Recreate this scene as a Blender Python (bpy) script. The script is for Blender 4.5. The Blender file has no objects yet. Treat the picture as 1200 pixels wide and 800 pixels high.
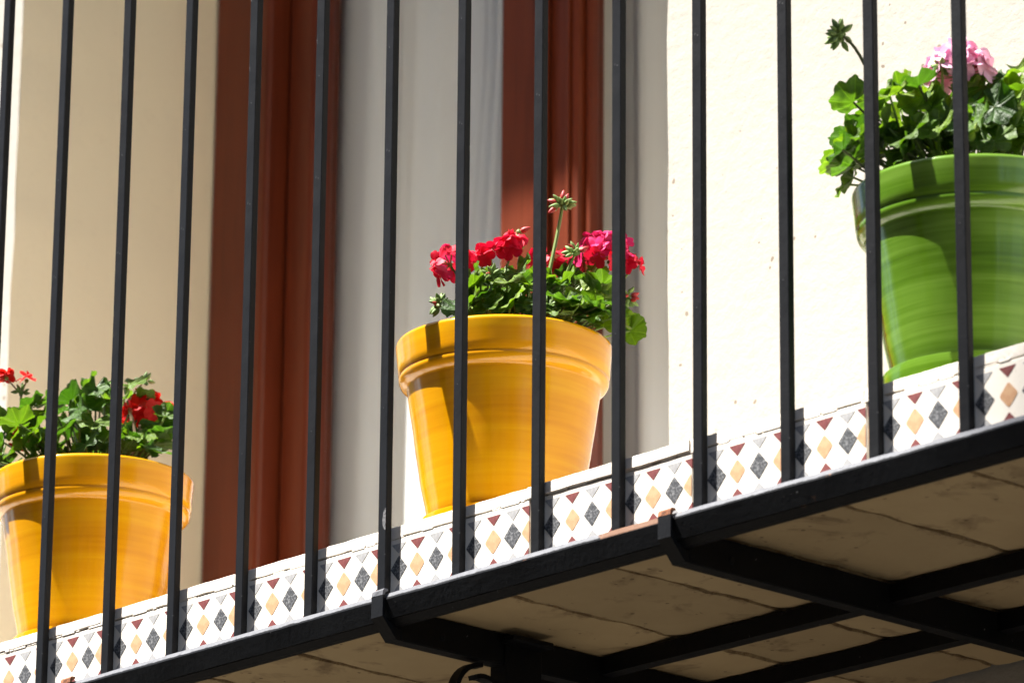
import bpy, bmesh, math, random
from mathutils import Vector, Matrix, noise

# ------------------------------------------------------------------ camera, sky, sun, exposure
scene = bpy.context.scene
COL = scene.collection
R = math.radians
CAM = Vector((3.01677, -2.71574, -1.10788))
YAW, PITCH, ROLL, FPX = R(-47.3745), R(18.0239), R(0.5124), 5612.4
fwd = Vector((math.sin(YAW)*math.cos(PITCH), math.cos(YAW)*math.cos(PITCH), math.sin(PITCH)))
rgt0 = Vector((math.cos(YAW), -math.sin(YAW), 0)); up0 = rgt0.cross(fwd)
rgt = rgt0*math.cos(ROLL) + up0*math.sin(ROLL); upv = -rgt0*math.sin(ROLL) + up0*math.cos(ROLL)
cd = bpy.data.cameras.new('camera'); cam = bpy.data.objects.new('camera', cd); COL.objects.link(cam)
cd.sensor_width = 36; cd.lens = FPX/1200*36; cd.clip_start = .05; cd.clip_end = 2000
cam.matrix_world = Matrix(((rgt.x, upv.x, -fwd.x, CAM.x), (rgt.y, upv.y, -fwd.y, CAM.y), (rgt.z, upv.z, -fwd.z, CAM.z), (0, 0, 0, 1)))
cd.dof.use_dof = True; cd.dof.focus_distance = 4.42; cd.dof.aperture_fstop = 12
scene.camera = cam

SUN_AZ, SUN_EL = R(35), R(62)                 # azimuth to the left of the railing's outward normal
sdir = Vector((-math.sin(SUN_AZ)*math.cos(SUN_EL), -math.cos(SUN_AZ)*math.cos(SUN_EL), math.sin(SUN_EL)))
w = bpy.data.worlds.new('World'); scene.world = w; w.use_nodes = True
nt = w.node_tree; bg = nt.nodes['Background']; sky = nt.nodes.new('ShaderNodeTexSky')
sky.sky_type = 'NISHITA'; sky.sun_disc = False; sky.sun_elevation = SUN_EL
sky.sun_rotation = math.atan2(sdir.x, sdir.y); sky.air_density = 1.0; sky.dust_density = 1.0
nt.links.new(sky.outputs[0], bg.inputs[0]); bg.inputs[1].default_value = .078
sl = bpy.data.lights.new('sun', 'SUN'); sl.energy = 5.0; sl.angle = R(.53); sl.color = (1, .955, .89)
so = bpy.data.objects.new('sun', sl); COL.objects.link(so); so.rotation_euler = sdir.to_track_quat('Z', 'Y').to_euler()
so.location = (0, -3, 8)
vs = scene.view_settings
vs.view_transform = 'Standard'; vs.look = 'None'; vs.gamma = 1; vs.use_curve_mapping = False; vs.exposure = 1.92
scene.cycles.max_bounces = 10; scene.cycles.diffuse_bounces = 6; scene.cycles.transparent_max_bounces = 16

# ------------------------------------------------------------------ helpers
random.seed(7)
def link(o):
    COL.objects.link(o); return o
def tag(o, label=None, cat=None, group=None, kind=None):
    if label: o['label'] = label
    if cat: o['category'] = cat
    if group: o['group'] = group
    if kind: o['kind'] = kind
    return o
def mesh(bm, smooth=False, auto=None):
    me = bpy.data.meshes.new('m'); bm.normal_update(); bm.to_mesh(me); bm.free()
    if smooth:
        me.polygons.foreach_set('use_smooth', [True]*len(me.polygons))
        if auto: me.set_sharp_from_angle(angle=R(auto))
    return me
def obj(name, me, mat, parent=None, loc=(0, 0, 0)):
    me.name = name
    o = bpy.data.objects.new(name, me)
    if mat and not me.materials: me.materials.append(mat)
    o.location = loc
    if parent: o.parent = parent
    return link(o)
def empty(name, loc=(0, 0, 0)):
    o = bpy.data.objects.new(name, None); o.empty_display_size = .05; o.location = loc
    return link(o)
def box(bm, x0, x1, y0, y1, z0, z1, bev=0, seg=1):
    vs_ = [bm.verts.new(p) for p in ((x0, y0, z0), (x1, y0, z0), (x1, y1, z0), (x0, y1, z0), (x0, y0, z1), (x1, y0, z1), (x1, y1, z1), (x0, y1, z1))]
    fs = [bm.faces.new([vs_[i] for i in q]) for q in ((3, 2, 1, 0), (4, 5, 6, 7), (0, 1, 5, 4), (1, 2, 6, 5), (2, 3, 7, 6), (3, 0, 4, 7))]
    if bev:
        es = {e for f in fs for e in f.edges}
        bmesh.ops.bevel(bm, geom=list(es), offset=bev, segments=seg, affect='EDGES', profile=.5)
def boxmesh(*a, bev=0, seg=1):
    bm = bmesh.new(); box(bm, *a, bev=bev, seg=seg); return mesh(bm)
def extrude_x(prof, x0, x1, n=1):
    """closed profile of (y,z), counter-clockwise seen from +x, swept along x"""
    bm = bmesh.new(); rows = []
    for i in range(n+1):
        x = x0+(x1-x0)*i/n
        rows.append([bm.verts.new((x, y, z)) for y, z in prof])
    k = len(prof)
    for i in range(n):
        for j in range(k):
            bm.faces.new((rows[i][j], rows[i][(j+1) % k], rows[i+1][(j+1) % k], rows[i+1][j]))
    bm.faces.new(rows[0][::-1]); bm.faces.new(rows[-1])
    bmesh.ops.recalc_face_normals(bm, faces=bm.faces)
    return bm
def tube(bm, pts, rad, sides=6, cap=True):
    pts = [Vector(p) for p in pts]
    if not hasattr(rad, '__len__'): rad = [rad]*len(pts)
    rings = []; ref = Vector((.31, .77, .55))
    for i, p in enumerate(pts):
        t = (pts[min(i+1, len(pts)-1)]-pts[max(i-1, 0)]).normalized()
        a = t.cross(ref).normalized(); b = t.cross(a)
        rings.append([bm.verts.new(p+(a*math.cos(2*math.pi*k/sides)+b*math.sin(2*math.pi*k/sides))*rad[i]) for k in range(sides)])
    for i in range(len(rings)-1):
        for k in range(sides):
            bm.faces.new((rings[i][k], rings[i][(k+1) % sides], rings[i+1][(k+1) % sides], rings[i+1][k]))
    if cap:
        bm.faces.new(rings[0][::-1]); bm.faces.new(rings[-1])
def bez(a, b, c, n=7):
    a, b, c = Vector(a), Vector(b), Vector(c)
    return [a*(1-t)**2+b*2*t*(1-t)+c*t*t for t in (i/(n-1) for i in range(n))]
def lathe(prof, n=96, wob=0):
    bm = bmesh.new(); rows = []
    for r, z in prof:
        if r < 1e-5: rows.append([bm.verts.new((0, 0, z))])
        else:
            rows.append([bm.verts.new(((r+wob*noise.noise((math.cos(2*math.pi*k/n)*1.5, math.sin(2*math.pi*k/n)*1.5, z*40)))*math.cos(2*math.pi*k/n),
                                       (r+wob*noise.noise((math.cos(2*math.pi*k/n)*1.5, math.sin(2*math.pi*k/n)*1.5, z*40)))*math.sin(2*math.pi*k/n), z)) for k in range(n)])
    for a, b in zip(rows, rows[1:]):
        for k in range(n):
            k2 = (k+1) % n
            if len(a) == 1: bm.faces.new((a[0], b[k2], b[k]))
            elif len(b) == 1: bm.faces.new((a[k], a[k2], b[0]))
            else: bm.faces.new((a[k], a[k2], b[k2], b[k]))
    bmesh.ops.recalc_face_normals(bm, faces=bm.faces)
    return bm
def ray_at(px, py, Y):
    """a point of the place: where the sight line through a photo pixel meets the vertical plane y=Y"""
    d = fwd+rgt*((px-600)/FPX)-upv*((py-400)/FPX)
    return CAM+d*((Y-CAM.y)/d.y)

# ------------------------------------------------------------------ materials
class NT:
    def __init__(s, name):
        s.m = bpy.data.materials.new(name); s.m.use_nodes = True; s.t = s.m.node_tree
        s.p = s.t.nodes['Principled BSDF']; s.out = s.t.nodes['Material Output']
    def n(s, typ, **kw):
        nd = s.t.nodes.new('ShaderNode'+typ)
        for k, v in kw.items():
            if k == 'inp':
                for i, x in v.items(): nd.inputs[i].default_value = x
            else: setattr(nd, k, v)
        return nd
    def l(s, a, b): s.t.links.new(a, b)
    def coord(s, scale=(1, 1, 1), kind='Object', rot=(0, 0, 0)):
        tc = s.n('TexCoord'); mp = s.n('Mapping'); mp.inputs['Scale'].default_value = scale; mp.inputs['Rotation'].default_value = rot
        s.l(tc.outputs[kind], mp.inputs[0]); return mp.outputs[0]
    def noise(s, vec, scale=5, detail=4, rough=.6, dist=0):
        n_ = s.n('TexNoise'); n_.inputs['Scale'].default_value = scale; n_.inputs['Detail'].default_value = detail
        n_.inputs['Roughness'].default_value = rough; n_.inputs['Distortion'].default_value = dist
        if vec is not None: s.l(vec, n_.inputs['Vector'])
        return n_.outputs['Fac']
    def ramp(s, fac, stops):
        r = s.n('ValToRGB'); e = r.color_ramp.elements
        while len(e) < len(stops): e.new(.5)
        for el, (p, c) in zip(e, stops):
            el.position = p; el.color = (*c, 1) if hasattr(c, '__len__') else (c, c, c, 1)
        s.l(fac, r.inputs[0]); return r.outputs[0]
    def mix(s, fac, a, b, typ='MIX'):
        m = s.n('MixRGB'); m.blend_type = typ
        for i, v in ((0, fac), (1, a), (2, b)):
            if isinstance(v, bpy.types.NodeSocket): s.l(v, m.inputs[i])
            else: m.inputs[i].default_value = (*v, 1) if hasattr(v, '__len__') else v
        return m.outputs[0]
    def math(s, op, a, b=0, c=0):
        m = s.n('Math', operation=op)
        for i, v in enumerate((a, b, c)):
            if isinstance(v, bpy.types.NodeSocket): s.l(v, m.inputs[i])
            else: m.inputs[i].default_value = v
        return m.outputs[0]
    def bump(s, h, strength=.3, dist=.002):
        b = s.n('Bump'); b.inputs['Strength'].default_value = strength; b.inputs['Distance'].default_value = dist
        s.l(h, b.inputs['Height']); s.l(b.outputs[0], s.p.inputs['Normal'])
    def base(s, c):
        if isinstance(c, bpy.types.NodeSocket): s.l(c, s.p.inputs['Base Color'])
        else: s.p.inputs['Base Color'].default_value = (*c, 1)
    def rough(s, c):
        if isinstance(c, bpy.types.NodeSocket): s.l(c, s.p.inputs['Roughness'])
        else: s.p.inputs['Roughness'].default_value = c

def plaster(name, c, pits=True):
    m = NT(name); v = m.coord()
    blot = m.noise(v, 2.2, 5, .6)
    col = m.mix(blot, tuple(x*.90 for x in c), tuple(min(.92, x*1.05) for x in c))
    fine = m.noise(v, 60, 6, .7)
    col = m.mix(m.ramp(fine, [(.25, .25), (.45, 0.)]), col, tuple(x*.8 for x in c))
    if pits:
        vo = m.n('TexVoronoi', feature='F1'); vo.inputs['Scale'].default_value = 52; vo.inputs['Randomness'].default_value = 1
        warp = m.n('MixRGB'); warp.inputs[0].default_value = .03
        m.l(v, warp.inputs[1]); nz = m.n('TexNoise'); nz.inputs['Scale'].default_value = 20; m.l(v, nz.inputs['Vector']); m.l(nz.outputs['Color'], warp.inputs[2])
        m.l(warp.outputs[0], vo.inputs['Vector'])
        gate = m.noise(v, 8, 2, .5)
        thr = m.math('MULTIPLY', m.ramp(gate, [(.42, 0.), (.62, 1.)]), .15)
        pit = m.math('LESS_THAN', vo.outputs['Distance'], thr)
        col = m.mix(m.math('MULTIPLY', pit, .85), col, (.20, .16, .12))
        h = m.math('SUBTRACT', m.math('ADD', m.math('MULTIPLY', fine, .5), m.math('MULTIPLY', blot, 1.0)), m.math('MULTIPLY', pit, .5))
    else:
        h = m.math('ADD', m.math('MULTIPLY', fine, .5), blot)
    m.base(col); m.rough(.92); m.bump(h, .8 if pits else .35, .004); m.p.inputs['Specular IOR Level'].default_value = .2
    return m.m
M_wall = plaster('off_white_rough_plaster', (.40, .383, .343))
M_reveal = plaster('cream_smooth_plaster', (.92, .80, .585), False)
M_brown = plaster('brown_render', (.30, .25, .195), False)
M_ceil = plaster('pale_plaster', (.66, .60, .50), False)

def wood(name, c0, c1):
    m = NT(name); v = m.coord((14, 14, .8)); g = m.noise(v, 3.2, 6, .62, .6)
    v2 = m.coord((60, 60, 1.6)); f = m.noise(v2, 4, 4, .7)
    col = m.mix(g, c0, c1); col = m.mix(m.ramp(f, [(.3, .55), (.5, 0.)]), col, tuple(x*.5 for x in c0))
    big = m.noise(m.coord((2, 2, .7)), 3, 3); col = m.mix(m.ramp(big, [(.4, 0.), (.7, .35)]), col, tuple(x*1.5 for x in c1))
    m.base(col); m.rough(m.math('ADD', m.math('MULTIPLY', f, .15), .30)); m.bump(m.math('ADD', f, g), .15, .001)
    m.p.inputs['Coat Weight'].default_value = .08; m.p.inputs['Coat Roughness'].default_value = .3; m.p.inputs['Specular IOR Level'].default_value = .3
    return m.m
M_wood = wood('varnished_red_wood', (.085, .0135, .0042), (.155, .030, .010))

def iron(name, rust_x=None):
    m = NT(name); v = m.coord()
    n1 = m.noise(v, 45, 6, .7); n2 = m.noise(v, 170, 3, .6)
    col = m.mix(n1, (.0035, .0038, .0045), (.009, .0098, .012))
    sp = m.ramp(n2, [(.68, 0.), (.73, 1.)])
    n4 = m.noise(v, 70, 2, .5); sp = m.math('MULTIPLY', sp, m.ramp(n4, [(.56, 0.), (.66, 1.)]))
    col = m.mix(m.math('MULTIPLY', sp, .55), col, (.34, .34, .35))
    n3 = m.noise(v, 13, 5, .75)
    rust = m.ramp(n3, [(.70, 0.), (.74, 1.)])
    if rust_x:
        geo = m.n('NewGeometry'); sx = m.n('SeparateXYZ'); m.l(geo.outputs['Position'], sx.inputs[0])
        d = m.math('ABSOLUTE', m.math('SUBTRACT', sx.outputs[0], rust_x[0]))
        near = m.math('SUBTRACT', 1, m.math('SMOOTH_MIN', m.math('DIVIDE', d, rust_x[1]), 1, .2))
        zz = m.math('GREATER_THAN', sx.outputs[2], -.0095)
        rust = m.math('MAXIMUM', rust, m.math('MULTIPLY', zz, m.math('GREATER_THAN', m.math('ADD', near, m.math('MULTIPLY', m.noise(v, 70, 5, .7), .9)), .62)))
    rc = m.mix(m.noise(v, 150, 4, .7), (.035, .012, .006), (.24, .125, .07))
    col = m.mix(m.math('MULTIPLY', rust, .9 if rust_x else .35), col, rc)
    if rust_x:                                       # top edge of the rail rubbed down to grey metal
        wz = m.math('GREATER_THAN', m.math('ADD', sx.outputs[2], m.math('MULTIPLY', m.noise(v, 90, 5, .7), .004)), -.0058)
        col = m.mix(m.math('MULTIPLY', wz, m.math('SUBTRACT', .85, rust)), col, m.mix(n2, (.09, .094, .105), (.21, .215, .235)))
    m.base(col); m.rough(m.math('ADD', m.math('MULTIPLY', n1, .25), .38)); m.bump(m.math('ADD', n1, n2), .35, .0008)
    m.p.inputs['Specular IOR Level'].default_value = .13
    return m.m
M_iron = iron('black_painted_iron'); M_iron_rail = iron('worn_black_rail_paint', (.222, .042))
def rusty():
    m = NT('rusty_iron'); v = m.coord(); n = m.noise(v, 160, 5, .7)
    m.base(m.ramp(n, [(.3, (.035, .018, .012)), (.5, (.22, .07, .02)), (.7, (.42, .20, .09))])); m.rough(.8); m.bump(n, .8, .001)
    return m.m
M_rust = rusty()
def scuff():
    m = NT('bare_scuffed_metal'); v = m.coord(); n = m.noise(v, 700, 3, .7)
    m.base(m.ramp(n, [(.42, (.012, .012, .014)), (.55, (.16, .16, .165))])); m.rough(.6); return m.m
M_scuff = scuff()

def glaze(name, dark, mid, light, bump=.25):
    m = NT(name); v = m.coord((1, 1, 1))
    # thrown rings: bands along z, warped a little round the pot
    vz = m.coord((2.2, 2.2, 46)); b1 = m.noise(vz, 1.4, 3, .55, .35)
    vz2 = m.coord((5, 5, 160)); b2 = m.noise(vz2, 1.6, 3, .6, .3)
    cl = m.noise(v, 11, 3, .55)
    f = m.math('ADD', m.math('MULTIPLY', b1, .65), m.math('ADD', m.math('MULTIPLY', b2, .28), m.math('MULTIPLY', cl, .2)))
    col = m.ramp(f, [(.36, dark), (.52, mid), (.70, light)])
    m.base(col); m.rough(.17); m.p.inputs['IOR'].default_value = 1.42
    m.p.inputs['Coat Weight'].default_value = .10; m.p.inputs['Coat Roughness'].default_value = .05
    m.bump(m.math('ADD', b1, m.math('MULTIPLY', b2, .4)), bump*.5, .0016)
    return m.m
M_yellow = glaze('yellow_glaze', (.475, .184, .001), (.55, .238, .0012), (.61, .305, .003))
M_green = glaze('green_glaze', (.036, .09, .004), (.070, .152, .009), (.125, .235, .028))

def simple(name, c, rough=.8, noise_scale=None, var=.15, bumpd=None):
    m = NT(name)
    if noise_scale:
        v = m.coord(); n = m.noise(v, noise_scale, 5, .65)
        m.base(m.mix(n, tuple(x*(1-var) for x in c), tuple(min(.95, x*(1+var)) for x in c)))
        if bumpd: m.bump(n, .4, bumpd)
    else: m.base(c)
    m.rough(rough); return m.m
M_tile = None
def tile_white():
    m = NT('white_cement_tile'); v = m.coord()
    n1 = m.noise(v, 30, 5, .7); n2 = m.noise(v, 420, 3, .6)
    col = m.mix(n1, (.66, .61, .53), (.80, .76, .69))
    col = m.mix(m.ramp(n2, [(.62, 0.), (.72, .5)]), col, (.42, .36, .30))
    m.base(col); m.rough(.6); m.bump(m.math('ADD', n1, m.math('MULTIPLY', n2, .4)), .25, .0008); return m.m
M_tile = tile_white()
def chip(name, a, b, scale, thr):
    m = NT(name); v = m.coord('x' and (1, 1, 1)); n = m.noise(v, scale, 3, .6); big = m.noise(v, 40, 3)
    col = m.ramp(n, [(thr-.06, a), (thr+.06, b)])
    col = m.mix(m.math('MULTIPLY', big, .35), col, tuple(x*.75 for x in a))
    m.base(col); m.rough(.65); return m.m
M_red = chip('red_inlay', (.13, .020, .020), (.18, .035, .033), 300, .5)
M_orange = chip('ochre_inlay', (.47, .26, .135), (.54, .33, .18), 200, .5)
M_dark = chip('charcoal_speckled_inlay', (.034, .037, .043), (.23, .235, .245), 560, .56)
M_grey = chip('pale_grey_inlay', (.28, .28, .285), (.35, .35, .355), 300, .5)
M_mortar = simple('rough_mortar', (.25, .19, .12), .95, 90, .55, .004)
M_nosing = None
def nosing():
    m = NT('limewashed_edge_slab'); v = m.coord(); n1 = m.noise(v, 26, 5, .7); n2 = m.noise(v, 140, 4, .7)
    col = m.mix(n1, (.64, .58, .50), (.82, .77, .70)); col = m.mix(m.ramp(n2, [(.28, .7), (.40, 0.)]), col, (.34, .25, .18))
    m.base(col); m.rough(.8); m.bump(m.math('ADD', n1, n2), .5, .0018); return m.m
M_nosing = nosing()
def soffit():
    m = NT('limewashed_soffit_block'); v = m.coord(); info = m.n('ObjectInfo')
    n1 = m.noise(v, 6, 5, .65); n2 = m.noise(v, 60, 5, .7); n3 = m.noise(v, 16, 4, .7, .5)
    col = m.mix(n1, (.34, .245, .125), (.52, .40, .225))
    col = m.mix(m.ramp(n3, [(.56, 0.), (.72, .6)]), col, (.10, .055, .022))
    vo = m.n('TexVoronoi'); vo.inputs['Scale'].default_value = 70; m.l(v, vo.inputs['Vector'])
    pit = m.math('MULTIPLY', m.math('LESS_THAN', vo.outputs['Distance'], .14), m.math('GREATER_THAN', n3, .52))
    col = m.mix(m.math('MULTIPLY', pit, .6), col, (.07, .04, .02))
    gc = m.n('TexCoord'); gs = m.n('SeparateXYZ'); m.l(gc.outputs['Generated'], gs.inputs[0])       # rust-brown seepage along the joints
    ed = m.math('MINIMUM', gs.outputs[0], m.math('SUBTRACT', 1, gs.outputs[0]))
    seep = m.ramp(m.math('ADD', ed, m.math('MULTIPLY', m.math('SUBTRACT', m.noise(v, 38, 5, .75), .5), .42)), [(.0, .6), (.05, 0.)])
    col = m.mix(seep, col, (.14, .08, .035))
    hs = m.n('HueSaturation'); m.l(col, hs.inputs['Color']); m.l(m.math('ADD', m.math('MULTIPLY', info.outputs['Random'], .28), .86), hs.inputs['Value'])
    m.base(hs.outputs[0]); m.rough(.95); m.bump(m.math('SUBTRACT', m.math('ADD', n1, m.math('MULTIPLY', n2, .5)), pit), .5, .003); return m.m
M_soffit = soffit()
M_marble = simple('white_marble_floor', (.74, .71, .66), .35, 6, .06)
M_floor = simple('pale_floor_tile', (.74, .66, .53), .5, 12, .08)
def ground_mat():
    m = NT('street_paving'); v = m.coord(); n = m.noise(v, 1.2, 6, .6); n2 = m.noise(v, 30, 4, .7)
    m.base(m.mix(m.math('ADD', m.math('MULTIPLY', n, .6), m.math('MULTIPLY', n2, .4)), (.07, .058, .045), (.13, .11, .085))); m.rough(.85); m.bump(n2, .3, .01); return m.m
M_ground = ground_mat()
def cloth(name, c, trans=.25):
    m = NT(name); v = m.coord((400, 400, 400)); n = m.noise(v, 1, 2)
    big = m.noise(m.coord((6, 6, .8)), 2, 3)
    m.base(m.mix(big, tuple(x*.93 for x in c), c)); m.rough(.9); m.bump(n, .1, .0005)
    tr = m.n('BsdfTranslucent'); tr.inputs[0].default_value = (*c, 1); mx = m.n('MixShader'); mx.inputs[0].default_value = trans
    m.l(m.p.outputs[0], mx.inputs[1]); m.l(tr.outputs[0], mx.inputs[2]); m.l(mx.outputs[0], m.out.inputs[0]); return m.m
M_curtain = cloth('off_white_curtain', (.89, .92, .96), .12); M_lace = cloth('bluish_white_lace', (.80, .83, .88), .3)
def glass():
    m = NT('window_glass'); t = m.n('BsdfTransparent'); t.inputs[0].default_value = (.99, .995, .99, 1)
    g = m.n('BsdfGlossy'); g.inputs['Roughness'].default_value = .02
    fr = m.n('Fresnel'); geo = m.n('NewGeometry')            # same reflectance on the way in and out of the thin pane
    m.l(m.math('SUBTRACT', 1.33, m.math('MULTIPLY', geo.outputs['Backfacing'], 1.33-1/1.33)), fr.inputs[0])
    mx = m.n('MixShader'); m.l(fr.outputs[0], mx.inputs[0]); m.l(t.outputs[0], mx.inputs[1]); m.l(g.outputs[0], mx.inputs[2])
    m.l(mx.outputs[0], m.out.inputs[0]); return m.m
M_glass = glass()
M_glass_dark = simple('dark_window_pane', (.02, .025, .03), .05)
M_soil = simple('dark_potting_soil', (.045, .028, .018), .95, 150, .6, .004)

def leafmat(name, base, lite, under):
    m = NT(name); tc = m.n('TexCoord'); sp = m.n('SeparateXYZ'); m.l(tc.outputs['Object'], sp.inputs[0])
    ang = m.math('ARCTAN2', sp.outputs[1], sp.outputs[0])
    ve = m.math('ABSOLUTE', m.math('SINE', m.math('MULTIPLY', ang, 3.5)))       # palmate veins, seven lobes
    r2 = m.math('SQRT', m.math('ADD', m.math('MULTIPLY', sp.outputs[0], sp.outputs[0]), m.math('MULTIPLY', sp.outputs[1], sp.outputs[1])))
    info = m.n('ObjectInfo'); n = m.noise(tc.outputs['Object'], 3.2, 4, .65, .3)
    col = m.mix(n, base, lite)
    zone = m.ramp(r2, [(.35, 0.), (.52, .45), (.66, .45), (.8, 0.)])
    col = m.mix(m.math('MULTIPLY', zone, m.ramp(info.outputs['Random'], [(.3, 0.), (.7, 1.)])), col, tuple(x*.35 for x in base))
    col = m.mix(m.ramp(ve, [(.0, .75), (.16, 0.)]), col, tuple(min(.6, x*1.5) for x in lite))
    hs = m.n('HueSaturation'); m.l(col, hs.inputs['Color'])
    m.l(m.math('ADD', m.math('MULTIPLY', info.outputs['Random'], .75), .62), hs.inputs['Value'])
    m.l(m.math('ADD', m.math('MULTIPLY', info.outputs['Random'], -.03), .515), hs.inputs['Hue'])
    geo = m.n('NewGeometry'); col2 = m.mix(m.math('MULTIPLY', geo.outputs['Backfacing'], .75), hs.outputs[0], under)
    m.base(col2); m.rough(.5); m.p.inputs['Specular IOR Level'].default_value = .35
    m.bump(m.math('ADD', m.math('MULTIPLY', ve, .7), m.math('MULTIPLY', n, .8)), .45, .05)
    tr = m.n('BsdfTranslucent'); m.l(m.mix(1, hs.outputs[0], (1.5, 1.75, .5), 'MULTIPLY'), tr.inputs[0])
    mx = m.n('MixShader'); mx.inputs[0].default_value = .33
    m.l(m.p.outputs[0], mx.inputs[1]); m.l(tr.outputs[0], mx.inputs[2]); m.l(mx.outputs[0], m.out.inputs[0]); return m.m
M_leaf = leafmat('geranium_leaf', (.028, .076, .010), (.082, .168, .019), (.095, .16, .05))
M_leaf_b = leafmat('light_geranium_leaf', (.058, .122, .008), (.150, .238, .020), (.125, .19, .045))
def petalmat(name, a, b, tr_c):
    m = NT(name); v = m.coord(); info = m.n('ObjectInfo'); n = m.noise(v, 90, 3)
    col = m.mix(n, a, b); hs = m.n('HueSaturation'); m.l(col, hs.inputs['Color']); m.l(m.math('ADD', m.math('MULTIPLY', info.outputs['Random'], .5), .72), hs.inputs['Value'])
    m.base(hs.outputs[0]); m.rough(.55); m.p.inputs['Specular IOR Level'].default_value = .25
    tr = m.n('BsdfTranslucent'); tr.inputs[0].default_value = (*tr_c, 1); mx = m.n('MixShader'); mx.inputs[0].default_value = .2
    m.l(m.p.outputs[0], mx.inputs[1]); m.l(tr.outputs[0], mx.inputs[2]); m.l(mx.outputs[0], m.out.inputs[0]); return m.m
M_petal_red = petalmat('crimson_petal', (.55, .004, .022), (.68, .010, .05), (.75, .01, .05))
M_petal_mag = petalmat('magenta_petal', (.60, .006, .075), (.70, .022, .18), (.75, .03, .15))
M_petal_scar = petalmat('scarlet_petal', (.55, .004, .006), (.68, .012, .012), (.75, .02, .01))
M_petal_pink = petalmat('pink_petal', (.80, .38, .58), (.88, .60, .76), (.85, .3, .45))
M_stem = simple('green_stem', (.16, .24, .045), .55, 60, .3)
M_stem_d = simple('dark_stem', (.085, .10, .03), .6, 60, .3)
M_wood_stem = simple('woody_stem', (.24, .16, .09), .8, 80, .3)
M_bud = simple('green_bud', (.15, .24, .06), .6, 120, .4)
M_bud_red = simple('red_bud', (.38, .02, .02), .55, 120, .3)

# ------------------------------------------------------------------ setting: street, house
GZ = CAM.z-1.6
bm = bmesh.new(); bmesh.ops.create_grid(bm, x_segments=8, y_segments=8, size=400)
tag(obj('street', mesh(bm), M_ground, None, (0, 0, GZ)), kind='structure')

FZ = .0615                                   # balcony floor level
W, DY = .55, .853                            # wall face, front of the door frame
XL, XR, ZH = -1.425, -.296, 2.05             # door opening
house = empty('house', (0, W, GZ)); tag(house, 'cream plastered house wall with deep door opening behind the railing', 'house')
def wallgrid(name, x0, x1, z0, z1, edges, step=.06):
    """vertical wall face in plane y=W; the free edges named wander like hand-laid plaster"""
    nx, nz = max(1, round((x1-x0)/step)), max(1, round((z1-z0)/step)); nx, nz = min(nx, 60), min(nz, 120)
    bm = bmesh.new(); g = []
    for i in range(nx+1):
        col = []
        for j in range(nz+1):
            x = x0+(x1-x0)*i/nx; z = z0+(z1-z0)*j/nz
            e = noise.noise((3.1, z*9, 0))*.0035+noise.noise((7.7, z*30, 0))*.002
            if ('L' in edges and i == 0) or ('R' in edges and i == nx): x += e
            col.append(bm.verts.new((x, 0, z-GZ)))
        g.append(col)
    for i in range(nx):
        for j in range(nz): bm.faces.new((g[i][j], g[i+1][j], g[i+1][j+1], g[i][j+1]))
    return obj(name, mesh(bm), M_wall, house)
def jit(z): return noise.noise((3.1, z*9, 0))*.0035+noise.noise((7.7, z*30, 0))*.002
wallgrid('wall', -6, XL, GZ, 5.4, 'R'); wallgrid('wall', XR, 6, GZ, 5.4, 'L')
def plain_wall(name, x0, x1, z0, z1):
    return obj(name, boxmesh(x0, x1, 0, .02, z0-GZ, z1-GZ), M_wall, house)
wallgrid('wall', XL, XR, ZH, 5.4, ''); wallgrid('wall', XL, XR, GZ, FZ, '')
def reveal(x, side):
    bm = bmesh.new(); nz, ny = 66, 10; z0, z1 = FZ, ZH; g = []
    for j in range(nz+1):
        z = z0+(z1-z0)*j/nz; row = []
        for i in range(ny+1):
            t = i/ny; y = (DY+.03-W)*t
            xx = x+jit(z)*(1-t)+side*.012*t*0+noise.noise((t*3, z*4, x))*.002*(t > 0)
            # rounded plaster nose where the reveal meets the wall face
            row.append(bm.verts.new((xx, y, z-GZ)))
        g.append(row)
    for j in range(nz):
        for i in range(ny): bm.faces.new((g[j][i], g[j][i+1], g[j+1][i+1], g[j+1][i]))
    return obj('reveal', mesh(bm, True), M_reveal, house)
reveal(XL, 1); reveal(XR, -1)
obj('lintel', boxmesh(XL-.1, XR+.1, .002, .6, ZH+.002-GZ, ZH+.2-GZ), M_wall, house)
# the room behind the door: floor, ceiling, three walls
obj('room_floor', boxmesh(XL-1.5, XR+1.5, .33, 3.4, FZ-.10-GZ, FZ-.01-GZ), M_marble, house)
obj('room_ceiling', boxmesh(XL-1.5, XR+1.5, .40, 3.4, 2.6-GZ, 2.7-GZ), M_ceil, house)
obj('room_wall', boxmesh(XL-1.6, XL-1.5, .34, 3.5, FZ-.1-GZ, 2.7-GZ), M_ceil, house)
obj('room_wall', boxmesh(XR+1.5, XR+1.6, .34, 3.5, FZ-.1-GZ, 2.7-GZ), M_ceil, house)
obj('room_wall', boxmesh(XL-1.6, XR+1.6, 3.4, 3.5, FZ-.1-GZ, 2.7-GZ), M_ceil, house)
# wall thickness beside and above the opening, seen from the room
obj('inner_wall', boxmesh(XL-1.5, XL-.01, .36, .40, FZ-.1-GZ, 2.7-GZ), M_ceil, house)
obj('inner_wall', boxmesh(XR+.01, XR+1.5, .36, .40, FZ-.1-GZ, 2.7-GZ), M_ceil, house)
obj('inner_wall', boxmesh(XL-.008, XR+.008, .36, .40, ZH-GZ, 2.7-GZ), M_ceil, house)

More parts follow.
